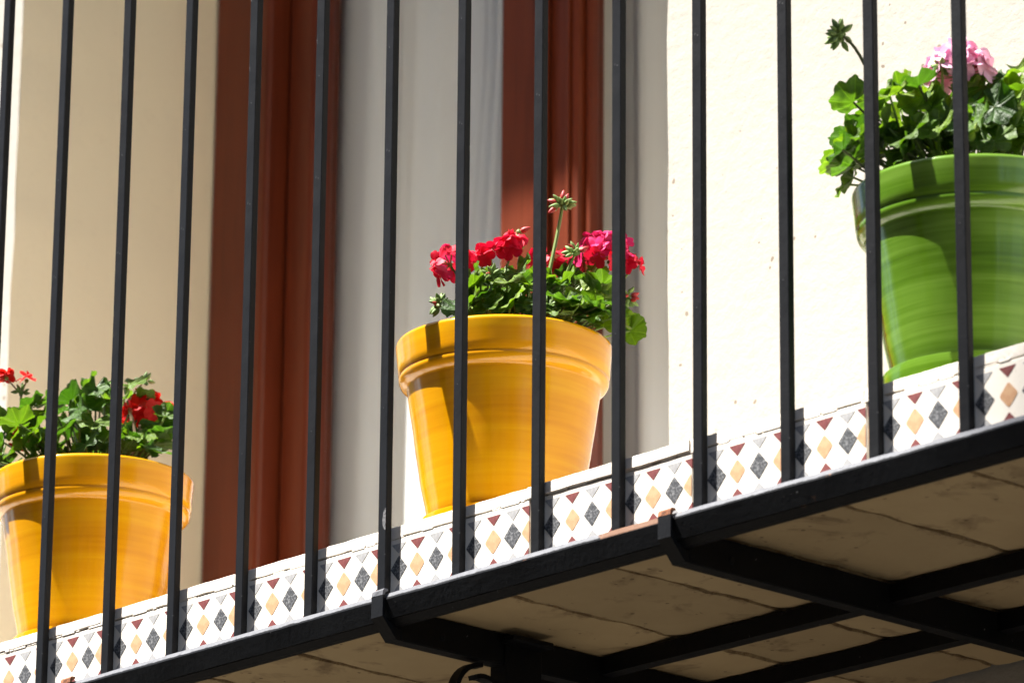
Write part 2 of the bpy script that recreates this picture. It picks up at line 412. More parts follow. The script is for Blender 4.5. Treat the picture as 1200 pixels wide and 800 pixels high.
# the house across the narrow street, which keeps the paving in shade and is mirrored in the glazes
oh = empty('opposite_house', (0, -6.2, GZ)); tag(oh, 'plain house across the narrow street, behind the viewer', 'house')
obj('wall', boxmesh(-14, 14, -6, 0, .002, 10.6), M_brown, oh)
obj('added_shade_block', boxmesh(-3.75, -1.9, -2.2, -.05, 10.802, 17.2), M_brown, oh)  # unseen block added on the roof to shade the right end of the tiles
obj('cornice', boxmesh(-14.1, 14.1, -6.1, .25, 10.602, 10.8), M_brown, oh)
for k in range(9):
    for fl in range(3):
        x = -11.2+2.8*k; z = .9+3.2*fl
        wd = obj('window', boxmesh(x-.62, x+.62, .002, .06, z-.06, z+1.95, bev=.01), M_wood, oh)
        for q in (-1, 1): obj('pane', boxmesh(x+q*.29-.25, x+q*.29+.25, .061, .066, z+.05, z+1.85), M_glass_dark, wd)

# balcony of the floor above: its edge cuts the sunlight on the door
ub = empty('upper_balcony', (0, W, 2.885)); tag(ub, 'balcony slab of the floor above, over the door', 'balcony')
obj('slab', boxmesh(-3.2, 2.2, -W-.03, -.003, .0, .14, bev=.004), M_nosing, ub)
for k in range(5):
    obj('bracket', boxmesh(-2.8+1.2*k, -2.78+1.2*k, -W-.01, -.003, -.04, -.003), M_iron, ub)

# ------------------------------------------------------------------ the door
door = empty('balcony_door', ((XL+XR)/2, DY, FZ)); tag(door, 'glazed double door of red varnished wood in deep plaster recess', 'door')
ox = (XL+XR)/2
def dpart(name, x0, x1, y0, y1, z0, z1, mat, parent, bev=.003, seg=2):
    return obj(name, boxmesh(x0-ox, x1-ox, y0-DY, y1-DY, z0-FZ, z1-FZ, bev=bev, seg=seg), mat, parent)
frame = dpart('frame', XL+.002, -1.316, DY, DY+.07, FZ+.002, ZH-.002, M_wood, door, .006)
dpart('frame', -.405, XR-.002, DY, DY+.07, FZ+.002, ZH-.002, M_wood, door, .006)
dpart('frame', -1.315, -.406, DY, DY+.07, ZH-.07, ZH-.002, M_wood, door, .006)
def leaf(x0, x1, s0, s1, zc):
    lf = dpart('leaf', x0+.001, x0+s0, DY+.03, DY+.075, FZ+.01, zc, M_wood, door, .006)     # hinge or meeting stile
    def sub(name, *a, mat=M_wood, bev=.004): return dpart(name, *a, mat, lf, bev)
    sub('stile', x1-s1, x1-.001, DY+.03, DY+.075, FZ+.01, zc)
    sub('rail', x0+s0+.001, x1-s1-.001, DY+.033, DY+.072, FZ+.01, FZ+.16)
    sub('rail', x0+s0+.001, x1-s1-.001, DY+.033, DY+.072, zc-.10, zc)
    sub('glazing_bead', x0+s0+.0005, x0+s0+.010, DY+.040, DY+.056, FZ+.161, zc-.101)
    sub('glazing_bead', x1-s1-.010, x1-s1-.0005, DY+.040, DY+.056, FZ+.161, zc-.101)
    sub('pane', x0+s0+.002, x1-s1-.002, DY+.058, DY+.062, FZ+.161, zc-.101, mat=M_glass, bev=0)
    return lf
lf1 = leaf(-1.314, -.838, .051, .079, ZH-.072)
lf2 = leaf(-.836, -.407, .053, .10, ZH-.072)
# raised cover strip and the little mouldings of the meeting stiles and frame
dpart('cover_strip', -.846, -.830, DY+.020, DY+.0295, FZ+.012, ZH-.074, M_wood, door, .0015, 2)
dpart('moulding', -.800, -.795, DY+.026, DY+.0295, FZ+.012, ZH-.074, M_wood, door, .001, 2)

def curtain(name, x0f, x1f, y, z0, z1, mat, label, amp, waves, seed):
    nx, nz = 90, 40; bm = bmesh.new(); g = []
    for j in range(nz+1):
        t = j/nz; z = z0+(z1-z0)*t; row = []
        xa, xb = x0f(t), x1f(t)
        for i in range(nx+1):
            s = i/nx
            ph = s*waves*2*math.pi+1.3*math.sin(s*9+seed)+.25*math.sin(t*5+seed)
            d = amp*(math.sin(ph)+.35*math.sin(2.3*ph+seed))*(.75+.5*noise.noise((s*4, t*1.2, seed)))
            row.append(bm.verts.new((xa+(xb-xa)*s-ox, y+d-DY, z-FZ)))
        g.append(row)
    for j in range(nz):
        for i in range(nx): bm.faces.new((g[j][i], g[j][i+1], g[j+1][i+1], g[j+1][i]))
    o = obj(name, mesh(bm, True), mat, None, (ox, DY, FZ)); tag(o, label, 'curtain', 'curtains behind the door glass'); return o
curtain('curtain', lambda t: -1.52, lambda t: -.86, .955, FZ+.03, ZH-.05, M_curtain, 'grey white curtain behind the wide left door pane', .012, 5, 1.)
curtain('curtain', lambda t: -.98, lambda t: -.35, .985, FZ+.03, ZH-.05, M_curtain, 'grey white curtain behind the narrow right door pane', .012, 5, 4.)
curtain('lace_curtain', lambda t: -1.113+.083*max(0, min(1, (t-.19)/.29)), lambda t: -.92, .932, FZ+.03, ZH-.05, M_lace, 'narrow bluish white lace curtain beside the middle stile', .006, 3, 2.)

# ------------------------------------------------------------------ balcony slab, tiles, soffit
SZ = -.014                                   # soffit level
TY = .007                                    # tile face
balcony = empty('balcony', (0, 0, SZ)); tag(balcony, 'balcony slab edged with diamond pattern tiles, whitewashed blocks underneath', 'balcony')
def bobj(name, me, mat, parent=balcony): return obj(name, me, mat, parent, (0, 0, -SZ) if parent is balcony else (0, 0, 0))
bobj('core', boxmesh(-2.3, 1.6, TY+.010, W-.002, SZ+.012, FZ-.012), M_mortar)
bobj('floor', boxmesh(-2.3, 1.6, .112, W-.002, FZ-.0115, FZ), M_floor)
JO = .284; joints = [JO-.2*k for k in range(9, -5, -1)]
tm = boxmesh(.0012, .1988, TY, TY+.0095, -.024, .0498, bev=.0008)
def diamond(w, h, kind, rnd):
    """inlay outline in x,z, a hair proud of the tile"""
    bm = bmesh.new(); pts = []
    base = [(0, h), (-w, 0), (0, -h), (w, 0)] if kind == 'full' else [(-w, 0), (0, -h), (w, 0)]
    if kind == 'halfL': base = [(0, h), (-w, 0), (0, -h)]
    if kind == 'halfR': base = [(0, h), (0, -h), (w, 0)]
    if kind == 'triL': base = [(-w, 0), (0, -h), (0, 0)]
    if kind == 'triR': base = [(0, 0), (0, -h), (w, 0)]
    n = len(base)
    for i in range(n):
        p0, p1, p2 = base[i-1], base[i], base[(i+1) % n]
        for t in (rnd, 0.0):
            pass
        a = Vector(p1)+(Vector(p0)-Vector(p1))*rnd; b = Vector(p1)+(Vector(p2)-Vector(p1))*rnd
        c = Vector(p1)*.55+(a+b)*.225
        pts += [a, c, b]
    fr = [bm.verts.new((p.x, TY-.0003, p.y)) for p in pts]; bk = [bm.verts.new((p.x, TY+.001, p.y)) for p in pts]
    bm.faces.new(fr); k = len(pts)
    for i in range(k): bm.faces.new((fr[i], bk[i], bk[(i+1) % k], fr[(i+1) % k]))
    bmesh.ops.recalc_face_normals(bm, faces=bm.faces)
    return mesh(bm)
dm = {}
for nm, mat, rnd, ww, hh in (('red', M_red, .05, .0094, .0094), ('grey', M_grey, .07, .0094, .0094), ('ochre', M_orange, .17, .0103, .0112), ('dark', M_dark, .06, .0106, .0118)):
    for kind in ('full', 'tri', 'halfL', 'halfR', 'triL', 'triR'):
        if 'tri' in kind and nm in ('ochre', 'dark'): continue
        me = diamond(ww, hh, kind, rnd); me.materials.append(mat); dm[nm, kind] = me
for jx in joints:
    if jx < -1.2 or jx > 1.0: continue
    t = obj('tile', tm if not tm.users else tm, M_tile, balcony, (jx+random.uniform(-.0004, .0004), random.uniform(0, .0008), -SZ+random.uniform(-.0006, .0006)))
    for c in range(9):
        x = .0025+.025*c
        odd = c % 2
        edge = 'L' if x > .199 else ('R' if c == 0 else '')
        if x > .2: x = .1985
        if c == 0: x = .0015
        top, mid = ('grey', 'dark') if odd else ('red', 'ochre')
        for row, nm in ((0, top), (1, mid), (2, top)):
            kind = ('tri' if row == 0 else ('half' if edge else 'full'))+edge
            if kind == 'tri' and nm not in ('red', 'grey'): continue
            z = (.0452, .0218, -.0018)[row]
            o = obj('diamond', dm[nm, kind], None, t, (x+random.uniform(-.0006, .0006), 0, z+random.uniform(-.0004, .0004)))
            s = random.uniform(.94, 1.05); o.scale = (s*random.uniform(.97, 1.03), 1, s)
# limewashed slab edging above the tiles
rnd2 = random.Random(3)
for i, jx in enumerate(joints):
    L = .2; bm = bmesh.new(); nx = 40; prof_n = 5; g = []
    dz = rnd2.uniform(-.0004, .0005); dy = rnd2.uniform(-.001, .0012); tilt = rnd2.uniform(-.0014, .0014)
    for k in range(nx+1):
        x = jx-.003+(L-.0006)*k/nx
        rag = .0007*noise.noise((x*60, 1.3, 0))+.0006*noise.noise((x*200, 5, 0))
        rag2 = .0008*noise.noise((x*45, 8, 0))+.0005*noise.noise((x*160, 3, 0))
        z0 = .0512+max(-.0009, rag)+dz+tilt*(k/nx-.5)*.4; z1 = FZ+rag2*.7; y0 = TY-.0005+dy
        ring = [(.10, z0), (y0+.0007, z0), (y0, z0+.0006), (y0+rag*.4, (z0+z1)/2), (y0+.0001, z1-.0007), (y0+.0008, z1-.0001), (.111, z1)]
        g.append([bm.verts.new((x, a, b)) for a, b in ring])
    for a, b in zip(g, g[1:]):
        for q in range(len(a)-1): bm.faces.new((a[q], b[q], b[q+1], a[q+1]))
    bm.faces.new(g[0]); bm.faces.new(g[-1][::-1])
    bmesh.ops.recalc_face_normals(bm, faces=bm.faces)
    bobj('edge_slab', mesh(bm, True, 28), M_nosing)
# crumbs of mortar filling the joint under the edging here and there
bm = bmesh.new()
for jx in joints:
    x = jx
    while x < jx+.2:
        ln = rnd2.uniform(.004, .03)
        if rnd2.random() < .62: box(bm, x, x+ln*.9, TY-.0006+rnd2.uniform(0, .0012), TY+.008, .0494+rnd2.uniform(0, .0005), .0514+rnd2.uniform(-.0004, .0006), bev=.0003)
        x += ln
crumb = bobj('mortar_joint', mesh(bm), M_nosing); tag(crumb, kind='stuff')
# soffit blocks with ragged recessed joints
sx = [-1.72+.145*k for k in range(10)]+[-.286+.0, -.142, .006, .139, .272, .411, .549, .69, .83, .97, 1.11, 1.25, 1.39, 1.53]
sx = sorted(set(round(v, 3) for v in sx if v < -.3 or v >= -.29))
for a, b in zip(sx, sx[1:]):
    if b-a < .06: continue
    bm = bmesh.new(); ny, nx = 50, 14; g = []
    for i in range(nx+1):
        s = i/nx; col = []
        for j in range(ny+1):
            y = TY+.004+(W-.008-TY)*j/ny
            ea = .0040*noise.noise((a*50, y*26, 0))+.0022*noise.noise((a*80, y*95, 2))
            eb = .0040*noise.noise((b*50, y*26, 0))+.0022*noise.noise((b*80, y*95, 2))
            xa, xb = a+.0013+ea, b-.0013+eb
            d = min(s, 1-s)*nx
            lift = .0075 if d < .5 else (.0016+.0012*noise.noise((s*9, y*70, a)) if d < 1.5 else 0)
            s2 = s if 0 < i < nx else s
            zz = SZ+lift+.0012*noise.noise((s*2.2+a*7, y*7, 1))+.0006*noise.noise((s*12+a*7, y*60, 4))
            xx = xa+(xb-xa)*(s if d >= 1.5 else (0 if s < .5 else 1)+(0.0 if d < .5 else (.012 if s < .5 else -.012)))
            col.append(bm.verts.new((xx, y, zz)))
        g.append(col)
    for i in range(nx):
        for j in range(ny): bm.faces.new((g[i][j], g[i][j+1], g[i+1][j+1], g[i+1][j]))
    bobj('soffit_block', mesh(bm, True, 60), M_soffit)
bm = bmesh.new(); nx, ny = 500, 70; g = []
for i in range(nx+1):
    x = -2.0+3.55*i/nx
    g.append([bm.verts.new((x, TY+.003+(W-.006-TY)*j/ny, SZ+.0048+.0026*noise.noise((x*70, j*1.1, 9)))) for j in range(ny+1)])
for i in range(nx):
    for j in range(ny): bm.faces.new((g[i][j], g[i][j+1], g[i+1][j+1], g[i+1][j]))
tag(bobj('soffit_mortar', mesh(bm, True), M_mortar), kind='stuff')

# ------------------------------------------------------------------ railing and brackets
railing = empty('balcony_railing', (0, 0, -.03)); tag(railing, 'black iron railing of thin upright square bars', 'railing')
bx = [-.7005, -.6012, -.4992, -.4005, -.3005, -.2008, -.0994, -.0005, .1004, .2010, .2999, .4013, .5002, .5984]
bx = [-1.30+.1*k for k in range(6)]+bx+[.6985, .7985, .8985, .9985, 1.0985]
barm = boxmesh(-.0056, .0056, -.0035, .0037, -.010, .93, bev=.0007)
for x in bx:
    o = obj('bar', barm, M_iron, railing, (x, random.uniform(-.0005, .0005), .03))
    o.rotation_euler = (random.uniform(-.0012, .0012), random.uniform(-.0006, .0006), random.uniform(-.05, .05))
    if abs(x+.0994) < 1e-6:                              # a scuff where the paint has come off
        bm = bmesh.new(); pts = [(.0056, -.010), (.0035, -.0085), (.0018, -.005), (.0010, .0), (.0016, .005), (.0026, .008), (.0044, .0105), (.0056, .011)]
        a = [bm.verts.new((u, -.0039, v_)) for u, v_ in pts]; b = [bm.verts.new((u, -.0034, v_)) for u, v_ in pts]
        bm.faces.new(a)
        for q in range(len(a)-1): bm.faces.new((a[q], b[q], b[q+1], a[q+1]))
        bmesh.ops.recalc_face_normals(bm, faces=bm.faces); obj('paint_chip', mesh(bm), M_scuff, o, (0, 0, .066))
def rl(name, bm, mat): return obj(name, mesh(bm), mat, railing, (0, 0, .03))
bm = extrude_x([(-.0025, -.0262), (-.0085, -.0100), (-.0082, -.0086), (-.0048, -.0036), (-.0038, -.0030), (.0052, -.0030), (.0052, -.0262)], -1.45, 1.25, 300)
for v in bm.verts:
    n_ = noise.noise((v.co.x*25, v.co.y*50, v.co.z*30)); v.co.z += .0005*n_; v.co.y += .0004*noise.noise((v.co.x*18, 3, v.co.z*50))
rl('bottom_rail', bm, M_iron_rail)
rl('rail_flange', extrude_x([(.0030, -.0315), (-.0012, -.0266), (.0065, -.0266), (.0065, -.0150), (.0102, -.0150), (.0102, -.0315)], -1.45, 1.25), M_iron)
rl('handrail', extrude_x([(-.02, .93), (-.02, .942), (.02, .942), (.02, .93)], -1.45, 1.25), M_iron)

def bracket(x, label, hook_mat, scroll=False):
    t = empty('balcony_bracket', (x, 0, SZ)); tag(t, label, 'bracket', 'iron brackets under the balcony')
    # the arm stops against the back of the rail; a nose plate passes under and in front of it
    bm = extrude_x([(.0106, -.0440), (W-.004, -.0440), (W-.004, SZ-.0008), (.0106, SZ-.0008)], -.008, .008)
    bmesh.ops.bevel(bm, geom=[e for e in bm.edges if abs(e.verts[0].co.x-e.verts[1].co.x) < 1e-6], offset=.001, segments=1, affect='EDGES')
    obj('arm', mesh(bm), M_iron, t, (0, 0, -SZ))
    bm = extrude_x([(-.0112, -.0055), (-.0112, -.0250), (.0060, -.0440), (.0104, -.0440), (.0104, -.0342), (-.0088, -.0250), (-.0088, -.0055)], -.0076, .0076)
    obj('nose', mesh(bm), M_iron, t, (0, 0, -SZ))
    # hook folded over the top of the rail
    pr = [(-.0113, -.0054), (-.0108, -.0014), (-.0092, .0004), (-.005, .0008), (-.0048, -.0016), (-.0076, -.0022), (-.0089, -.0054)]
    bm = extrude_x(pr, -.0075, .0075, 4)
    for v in bm.verts: v.co += Vector((0, .0006*noise.noise(v.co*300), .0006*noise.noise(v.co*400)))
    obj('hook', mesh(bm), hook_mat, t, (0, 0, -SZ))
    obj('rivet', mesh(_dome(.0035)), M_iron, t, (.0082, .06, -.032-SZ))
    if scroll:
        obj('clamp', boxmesh(-.011, .0115, .135, .180, -.085, SZ-.0009, bev=.0015), M_iron, t, (0, 0, -SZ))
        obj('clamp_plate', boxmesh(.0116, .030, .128, .178, -.026, -.020, bev=.0015), M_iron, t, (0, 0, -SZ))
        bm = bmesh.new(); pts = []
        for k in range(34):
            a = k/33*2.1*math.pi; r = .034-.011*k/33
            pts.append((0, .112-r*math.sin(a)*1.0, -.0815+r*math.cos(a)))
        for q in range(len(pts)-1):
            pass
        prev = None
        for k, p in enumerate(pts):
            a = k/33*2.1*math.pi; nrm = Vector((0, -math.sin(a), math.cos(a)))
            c = Vector(p); th = .0022
            ring = [bm.verts.new(c+Vector((sx_*.006, 0, 0))+nrm*sn*th) for sx_, sn in ((-1, -1), (1, -1), (1, 1), (-1, 1))]
            if prev:
                for q in range(4): bm.faces.new((prev[q], prev[(q+1) % 4], ring[(q+1) % 4], ring[q]))
            else: bm.faces.new(ring)
            prev = ring
        bm.faces.new(prev[::-1]); bmesh.ops.recalc_face_normals(bm, faces=bm.faces)
        obj('scroll', mesh(bm, True, 40), M_iron, t, (0, 0, -SZ))
    return t
def _dome(r):
    bm = bmesh.new(); bmesh.ops.create_uvsphere(bm, u_segments=10, v_segments=6, radius=r)
    for v in bm.verts: v.co.x *= .5
    return bm
bracket(-.096, 'black iron bracket with scroll below and clean hook on the rail', M_iron_rail, True)
bracket(.268, 'black iron bracket with rusty hook, between the yellow and green pots', M_rust)
bracket(-.548, 'black iron bracket at the lower left corner with its rusty hook tip', M_rust)
# two long flat irons carrying the blocks, running under the soffit
def flat_iron(y, h, label):
    t = obj('soffit_beam', mesh(extrude_x([(y-.006, SZ-.001-h), (y+.009, SZ-.001-h), (y+.009, SZ-.001), (y-.006, SZ-.001)], -2.2, 1.5, 80)), M_iron)
    for v in t.data.vertices: v.co.z += .0007*noise.noise((v.co.x*8, y, 1))-.0007
    tag(t, label, 'beam', 'flat iron beams under the balcony')
flat_iron(.262, .0165, 'black flat iron beam under the soffit, the one nearer the railing')
flat_iron(.402, .0165, 'black flat iron beam under the soffit, the one nearer the wall')

# ------------------------------------------------------------------ pots and saucers
PY = .131
def pot(px, py, name, label, mat, matsaucer, slabel, rs=1.0, ss=1.0, sh=1.0):
    c = ray_at(px, py, PY); top = .2565
    t = empty(name, (c.x, PY, FZ)); tag(t, label, 'flower pot', 'glazed pots on the balcony floor')
    z0 = .0075                                          # stands in its saucer
    H = top-FZ
    prof = [(0, z0), (.058, z0), (.0645, z0+.0006), (.0662, z0+.003)]
    zb = H-.0445
    for k in range(1, 15):
        s = k/14; prof.append((.0662+(.0893-.0662)*s+.0009*math.sin(s*math.pi), z0+.003+(zb-z0-.003)*s))
    prof += [(.0896, zb+.0012), (.0912, zb+.0022), (.0935, zb+.0036), (.0958, zb+.0058), (.0968, zb+.0085), (.0970, zb+.0105), (.0963, zb+.0118), (.0965, zb+.0128), (.0974, zb+.0136),
             (.0982, zb+.022), (.0992, zb+.033), (.1000, H-.0046), (.1001, H-.0028), (.0994, H-.0010), (.0978, H), (.0958, H-.0002), (.0944, H-.0016), (.0936, H-.006), (.0885, zb-.004)]
    prof = [(r*rs if r > .05 else r, z) for r, z in prof]
    obj('body', mesh(lathe(prof, 112, .0006), True, 60), mat, t)
    bm = bmesh.new(); bmesh.ops.create_circle(bm, cap_ends=True, segments=40, radius=.089*rs)
    bmesh.ops.subdivide_edges(bm, edges=bm.edges, cuts=2)
    for v in bm.verts: v.co.z = .004*noise.noise(v.co*60)
    obj('soil', mesh(bm, True), M_soil, t, (0, 0, zb+.010))
    sp = [(0, 0), (.066, 0), (.0712, .002), (.0745, .012), (.0762, .0228), (.0758, .0240), (.0742, .0240), (.0735, .0228), (.0712, .010), (.066, .0062), (0, .0060)]
    sp = [(a*ss, b*sh) for a, b in sp]
    s = obj('saucer', mesh(lathe(sp, 96, .0004), True, 45), matsaucer, None, (c.x+.003, PY-.002, FZ+.0004))
    tag(s, slabel, 'saucer', 'glazed saucers under the pots')
    return Vector((c.x, PY, FZ+zb+.008))
base_c = pot(591, 409, 'flower_pot', 'yellow glazed pot in the middle, with crimson geraniums', M_yellow, M_yellow, 'yellow saucer under the middle pot')
base_l = pot(110, 567, 'flower_pot', 'yellow glazed pot at the lower left, with red geraniums', M_yellow, M_yellow, 'yellow saucer under the lower left pot', 1.015)
base_g = pot(1141, 230, 'flower_pot', 'green glazed pot on the right, with pink geraniums', M_green, M_green, 'bright green saucer under the green pot', 1.02, 1.06, 1.28)

# ------------------------------------------------------------------ geraniums
def leaf_mesh(seed):
    """round scalloped geranium leaf, unit radius, stalk joint at the origin, tip along +x, upper side +z"""
    rr = random.Random(seed); N = 70; rings = (.30, .62, .86, 1.0)
    cup = rr.uniform(.10, .42); fold = rr.uniform(-.1, .35); wav = rr.uniform(.07, .18); p0 = rr.uniform(0, 6)
    bm = bmesh.new(); c = bm.verts.new((0, 0, 0)); rows = []
    span = R(158)
    for q in rings:
        row = []
        for k in range(N+1):
            a = -span+2*span*k/N
            lobe = abs(math.cos(a*3.5)); sc = abs(math.cos(a*8.75))
            rad = (1.0+.055*(lobe**.6-.6)+.10*(sc**.6-.5)*max(0, q-.5)*2)*(1-.10*math.cos(a)*0)+.05*noise.noise((a*1.3, seed, 0))
            rad *= 1-.16*max(0, abs(a)-R(110))/R(48)
            x, y = q*rad*math.cos(a), q*rad*math.sin(a)
            z = cup*q*q+fold*y*y*.8+wav*q*q*math.sin(a*3.5*2+p0)*.9-.05*q*(1-lobe)+.06*noise.noise((x*2.3, y*2.3, seed))
            z -= .35*max(0, q-.62)**1.5*(1+math.sin(a*2+p0))
            row.append(bm.verts.new((x, y, z)))
        rows.append(row)
    for k in range(N): bm.faces.new((c, rows[0][k], rows[0][k+1]))
    for a, b in zip(rows, rows[1:]):
        for k in range(N): bm.faces.new((a[k], b[k], b[k+1], a[k+1]))
    return mesh(bm, True)
LM = [leaf_mesh(s) for s in range(12)]
LMa = []; LMb = []
for me in LM:
    a = me.copy(); a.materials.append(M_leaf); LMa.append(a); b = me.copy(); b.materials.append(M_leaf_b); LMb.append(b)
def floret_mesh(seed, mat):
    rr = random.Random(seed); bm = bmesh.new(); curl = rr.uniform(-.05, .45)
    for p in range(5):
        a0 = p*2*math.pi/5+rr.uniform(-.2, .2); ln = rr.uniform(.85, 1.1); wd = rr.uniform(.42, .56); lift = rr.uniform(.15, .6); tw = rr.uniform(-.3, .3)
        rows = []
        for i in range(6):
            t = i/5; half = wd*(math.sin(min(1, t*1.06+.05)*math.pi*.72)**.8)*(1 if t < .95 else .72)*(.35+.65*t**.4)
            row = []
            for j in range(5):
                s = j/4*2-1
                x = t*ln*(1-.10*s*s*(t > .5)); y = half*s
                z = lift*t-curl*t*t+.14*s*s*t*(1 if p % 2 else -.6)+.07*noise.noise((x*4, y*4, seed*3+p))+tw*y
                row.append(bm.verts.new((x*math.cos(a0)-y*math.sin(a0), x*math.sin(a0)+y*math.cos(a0), z)))
            rows.append(row)
        for a, b in zip(rows, rows[1:]):
            for j in range(4): bm.faces.new((a[j], b[j], b[j+1], a[j+1]))
    me = mesh(bm, True); me.materials.append(mat); return me
FM = {m.name: [floret_mesh(s, m) for s in range(6)] for m in (M_petal_red, M_petal_mag, M_petal_scar, M_petal_pink)}
def bud_mesh(mat, tip=None):
    bm = bmesh.new(); prof = [(0, 0), (.25, .08), (.42, .35), (.44, .65), (.30, 1.0), (.12, 1.28), (0, 1.38)]
    b = lathe(prof, 10); me = mesh(b, True); me.materials.append(mat); return me
BUD = bud_mesh(M_bud); BUDR = bud_mesh(M_bud_red)

VH = Vector((fwd.x, fwd.y, 0)).normalized()
class Plant:
    def __init__(s, base, label, seed):
        s.o = empty('geranium_plant', base); s.b = base; s.r = random.Random(seed)
        tag(s.o, label, 'plant', 'potted geraniums on the balcony')
    def local(s, p): return Vector(p)-s.b
    def at(s, px, py, off=0):
        d = fwd+rgt*((px-600)/FPX)-upv*((py-400)/FPX)
        return CAM+d*(((s.b-CAM).dot(VH)+off)/d.dot(VH))
    def leaf(s, pos, nrm, rad, lite=False, tipdir=None, stalk=True):
        n = Vector(nrm).normalized()
        if tipdir is None:
            out = Vector((pos[0]-s.b.x, pos[1]-s.b.y, -.3*abs(pos[0]-s.b.x)-.02)); out += Vector([s.r.uniform(-.03, .03) for _ in range(3)])
        else: out = Vector(tipdir)
        x = (out-n*out.dot(n)).normalized(); y = n.cross(x)
        m = Matrix(((x.x, y.x, n.x, 0), (x.y, y.y, n.y, 0), (x.z, y.z, n.z, 0), (0, 0, 0, 1)))
        o = bpy.data.objects.new('leaf', s.r.choice(LMb if lite else LMa)); link(o); o.parent = s.o
        o.matrix_local = Matrix.Translation(s.local(pos))@m@Matrix.Diagonal((rad, rad*s.r.uniform(.92, 1.08), rad, 1))
        if stalk:
            root = s.b+Vector((s.r.uniform(-.03, .03), s.r.uniform(-.03, .03), -.01))
            s.stalk(root, pos, .0011, M_stem if lite else M_stem_d, 'petiole')
    def stalk(s, a, b, rad, mat, name='stem', bow=.35, mid=None):
        a, b = s.local(a), s.local(b)
        if mid is None:
            mid = a.lerp(b, .5)+Vector((0, 0, bow*.5*(Vector((b.x-a.x, b.y-a.y, 0)).length)))
        else: mid = s.local(mid)*2-(a+b)/2
        bm = bmesh.new(); pts = bez(a, mid, b, 9); tube(bm, pts, [rad*1.15-.25*rad*i/8 for i in range(9)], 7)
        return obj(name, mesh(bm, True, 50), mat, s.o)
    def flower(s, pos, mats, n, head, size, nrm=(-.3, -.6, .7), foot=None, stem=M_stem, srad=.0015, buds=2, hemi=.1, label=None):
        """umbel: florets spread over a dome, each on a short stalk from the top of the stem"""
        pos = Vector(pos); up = Vector(nrm).normalized()
        hub = pos-up*head*.55
        h = obj('flower_head', mesh(_hub(.0022)), M_stem, s.o, s.local(hub)); k = 0
        if label: h['label'] = label
        bm = bmesh.new()
        for i in range(n):
            z = 1-(1-hemi)*(i+.5)/n; a = i*2.39996+s.r.uniform(-.3, .3)
            ref = up.orthogonal().normalized(); ref2 = up.cross(ref)
            d = (up*z+(ref*math.cos(a)+ref2*math.sin(a))*math.sqrt(max(0, 1-z*z))).normalized()
            q = d*head*s.r.uniform(.82, 1.05)
            nn = (d+Vector([s.r.uniform(-.35, .35) for _ in range(3)])).normalized()
            xx = nn.orthogonal().normalized(); yy = nn.cross(xx); ang = s.r.uniform(0, 6.28)
            x2 = xx*math.cos(ang)+yy*math.sin(ang); y2 = nn.cross(x2)
            sz = size*s.r.uniform(.85, 1.12)
            m = Matrix(((x2.x, y2.x, nn.x, 0), (x2.y, y2.y, nn.y, 0), (x2.z, y2.z, nn.z, 0), (0, 0, 0, 1)))
            o = bpy.data.objects.new('floret', s.r.choice(FM[s.r.choice(mats).name])); link(o); o.parent = h
            o.matrix_local = Matrix.Translation(q)@m@Matrix.Diagonal((sz, sz, sz, 1))
            tube(bm, bez((0, 0, 0), q*.5+Vector((0, 0, -.001)), q-nn*.001, 4), .00055, 5)
        obj('pedicel', mesh(bm, True), M_stem, h)
        for i in range(buds):
            d = (up*s.r.uniform(-.5, .2)+Vector([s.r.uniform(-1, 1) for _ in range(3)])).normalized()
            s.bud(h, d*head*.6, d, .0052, s.r.random() < .3)
        if foot is not None: s.stalk(foot, hub, srad, stem, bow=.1)
        return h
    def bud(s, parent, pos, d, size, red=False):
        o = bpy.data.objects.new('bud', BUDR if red else BUD); link(o); o.parent = parent
        o.matrix_local = Matrix.Translation(pos)@Vector(d).to_track_quat('Z', 'Y').to_matrix().to_4x4()@Matrix.Diagonal((size*.75, size*.75, size, 1))
    def budcluster(s, pos, n, size, up=(0, 0, 1), foot=None, mid=None, stem=M_stem, srad=.0015, red=.12, spread=.009):
        pos = Vector(pos); up = Vector(up).normalized()
        h = obj('bud_cluster', mesh(_hub(.0028)), M_bud, s.o, s.local(pos)); bm = bmesh.new()
        for i in range(n):
            z = 1-1.35*(i+.5)/n; a = i*2.39996
            ref = up.orthogonal().normalized(); ref2 = up.cross(ref)
            d = (up*z+(ref*math.cos(a)+ref2*math.sin(a))*math.sqrt(max(0, 1-z*z))).normalized()
            q = d*spread*s.r.uniform(.25, .60)
            s.bud(h, q, (d+Vector([s.r.uniform(-.5, .5) for _ in range(3)])).normalized(), size*s.r.uniform(.85, 1.3), s.r.random() < red)
            tube(bm, [(0, 0, 0), q*.5, q*1.05], .0006, 5)
        obj('pedicel', mesh(bm, True), M_stem, h)
        if foot is not None: s.stalk(foot, pos, srad, stem, bow=.15, mid=mid)
        return h
    def fill(s, pts, yr, rad, lite=.5, sunward=.6):
        """leaves at given photo places, each at its own depth in the plant"""
        for x, y in pts:
            p = s.at(x, y, s.r.uniform(*yr))
            if Vector((p.x-s.b.x, p.y-s.b.y)).length > .076 and p.z < s.b.z+.045: continue
            out = Vector((p.x-s.b.x, p.y-s.b.y, 0))
            if out.length > 1e-4: out.normalize()
            n = out*s.r.uniform(.2, .9)+Vector((0, 0, s.r.uniform(.25, 1)))+sdir*sunward*s.r.uniform(.2, 1)+Vector([s.r.uniform(-.5, .5) for _ in range(3)])
            s.leaf(p, n, rad*s.r.uniform(.72, 1.15), s.r.random() < lite)
def _hub(r):
    bm = bmesh.new(); bmesh.ops.create_uvsphere(bm, u_segments=8, v_segments=6, radius=r); return bm
def A(x, y, dy=0): return P.at(x, y, dy)
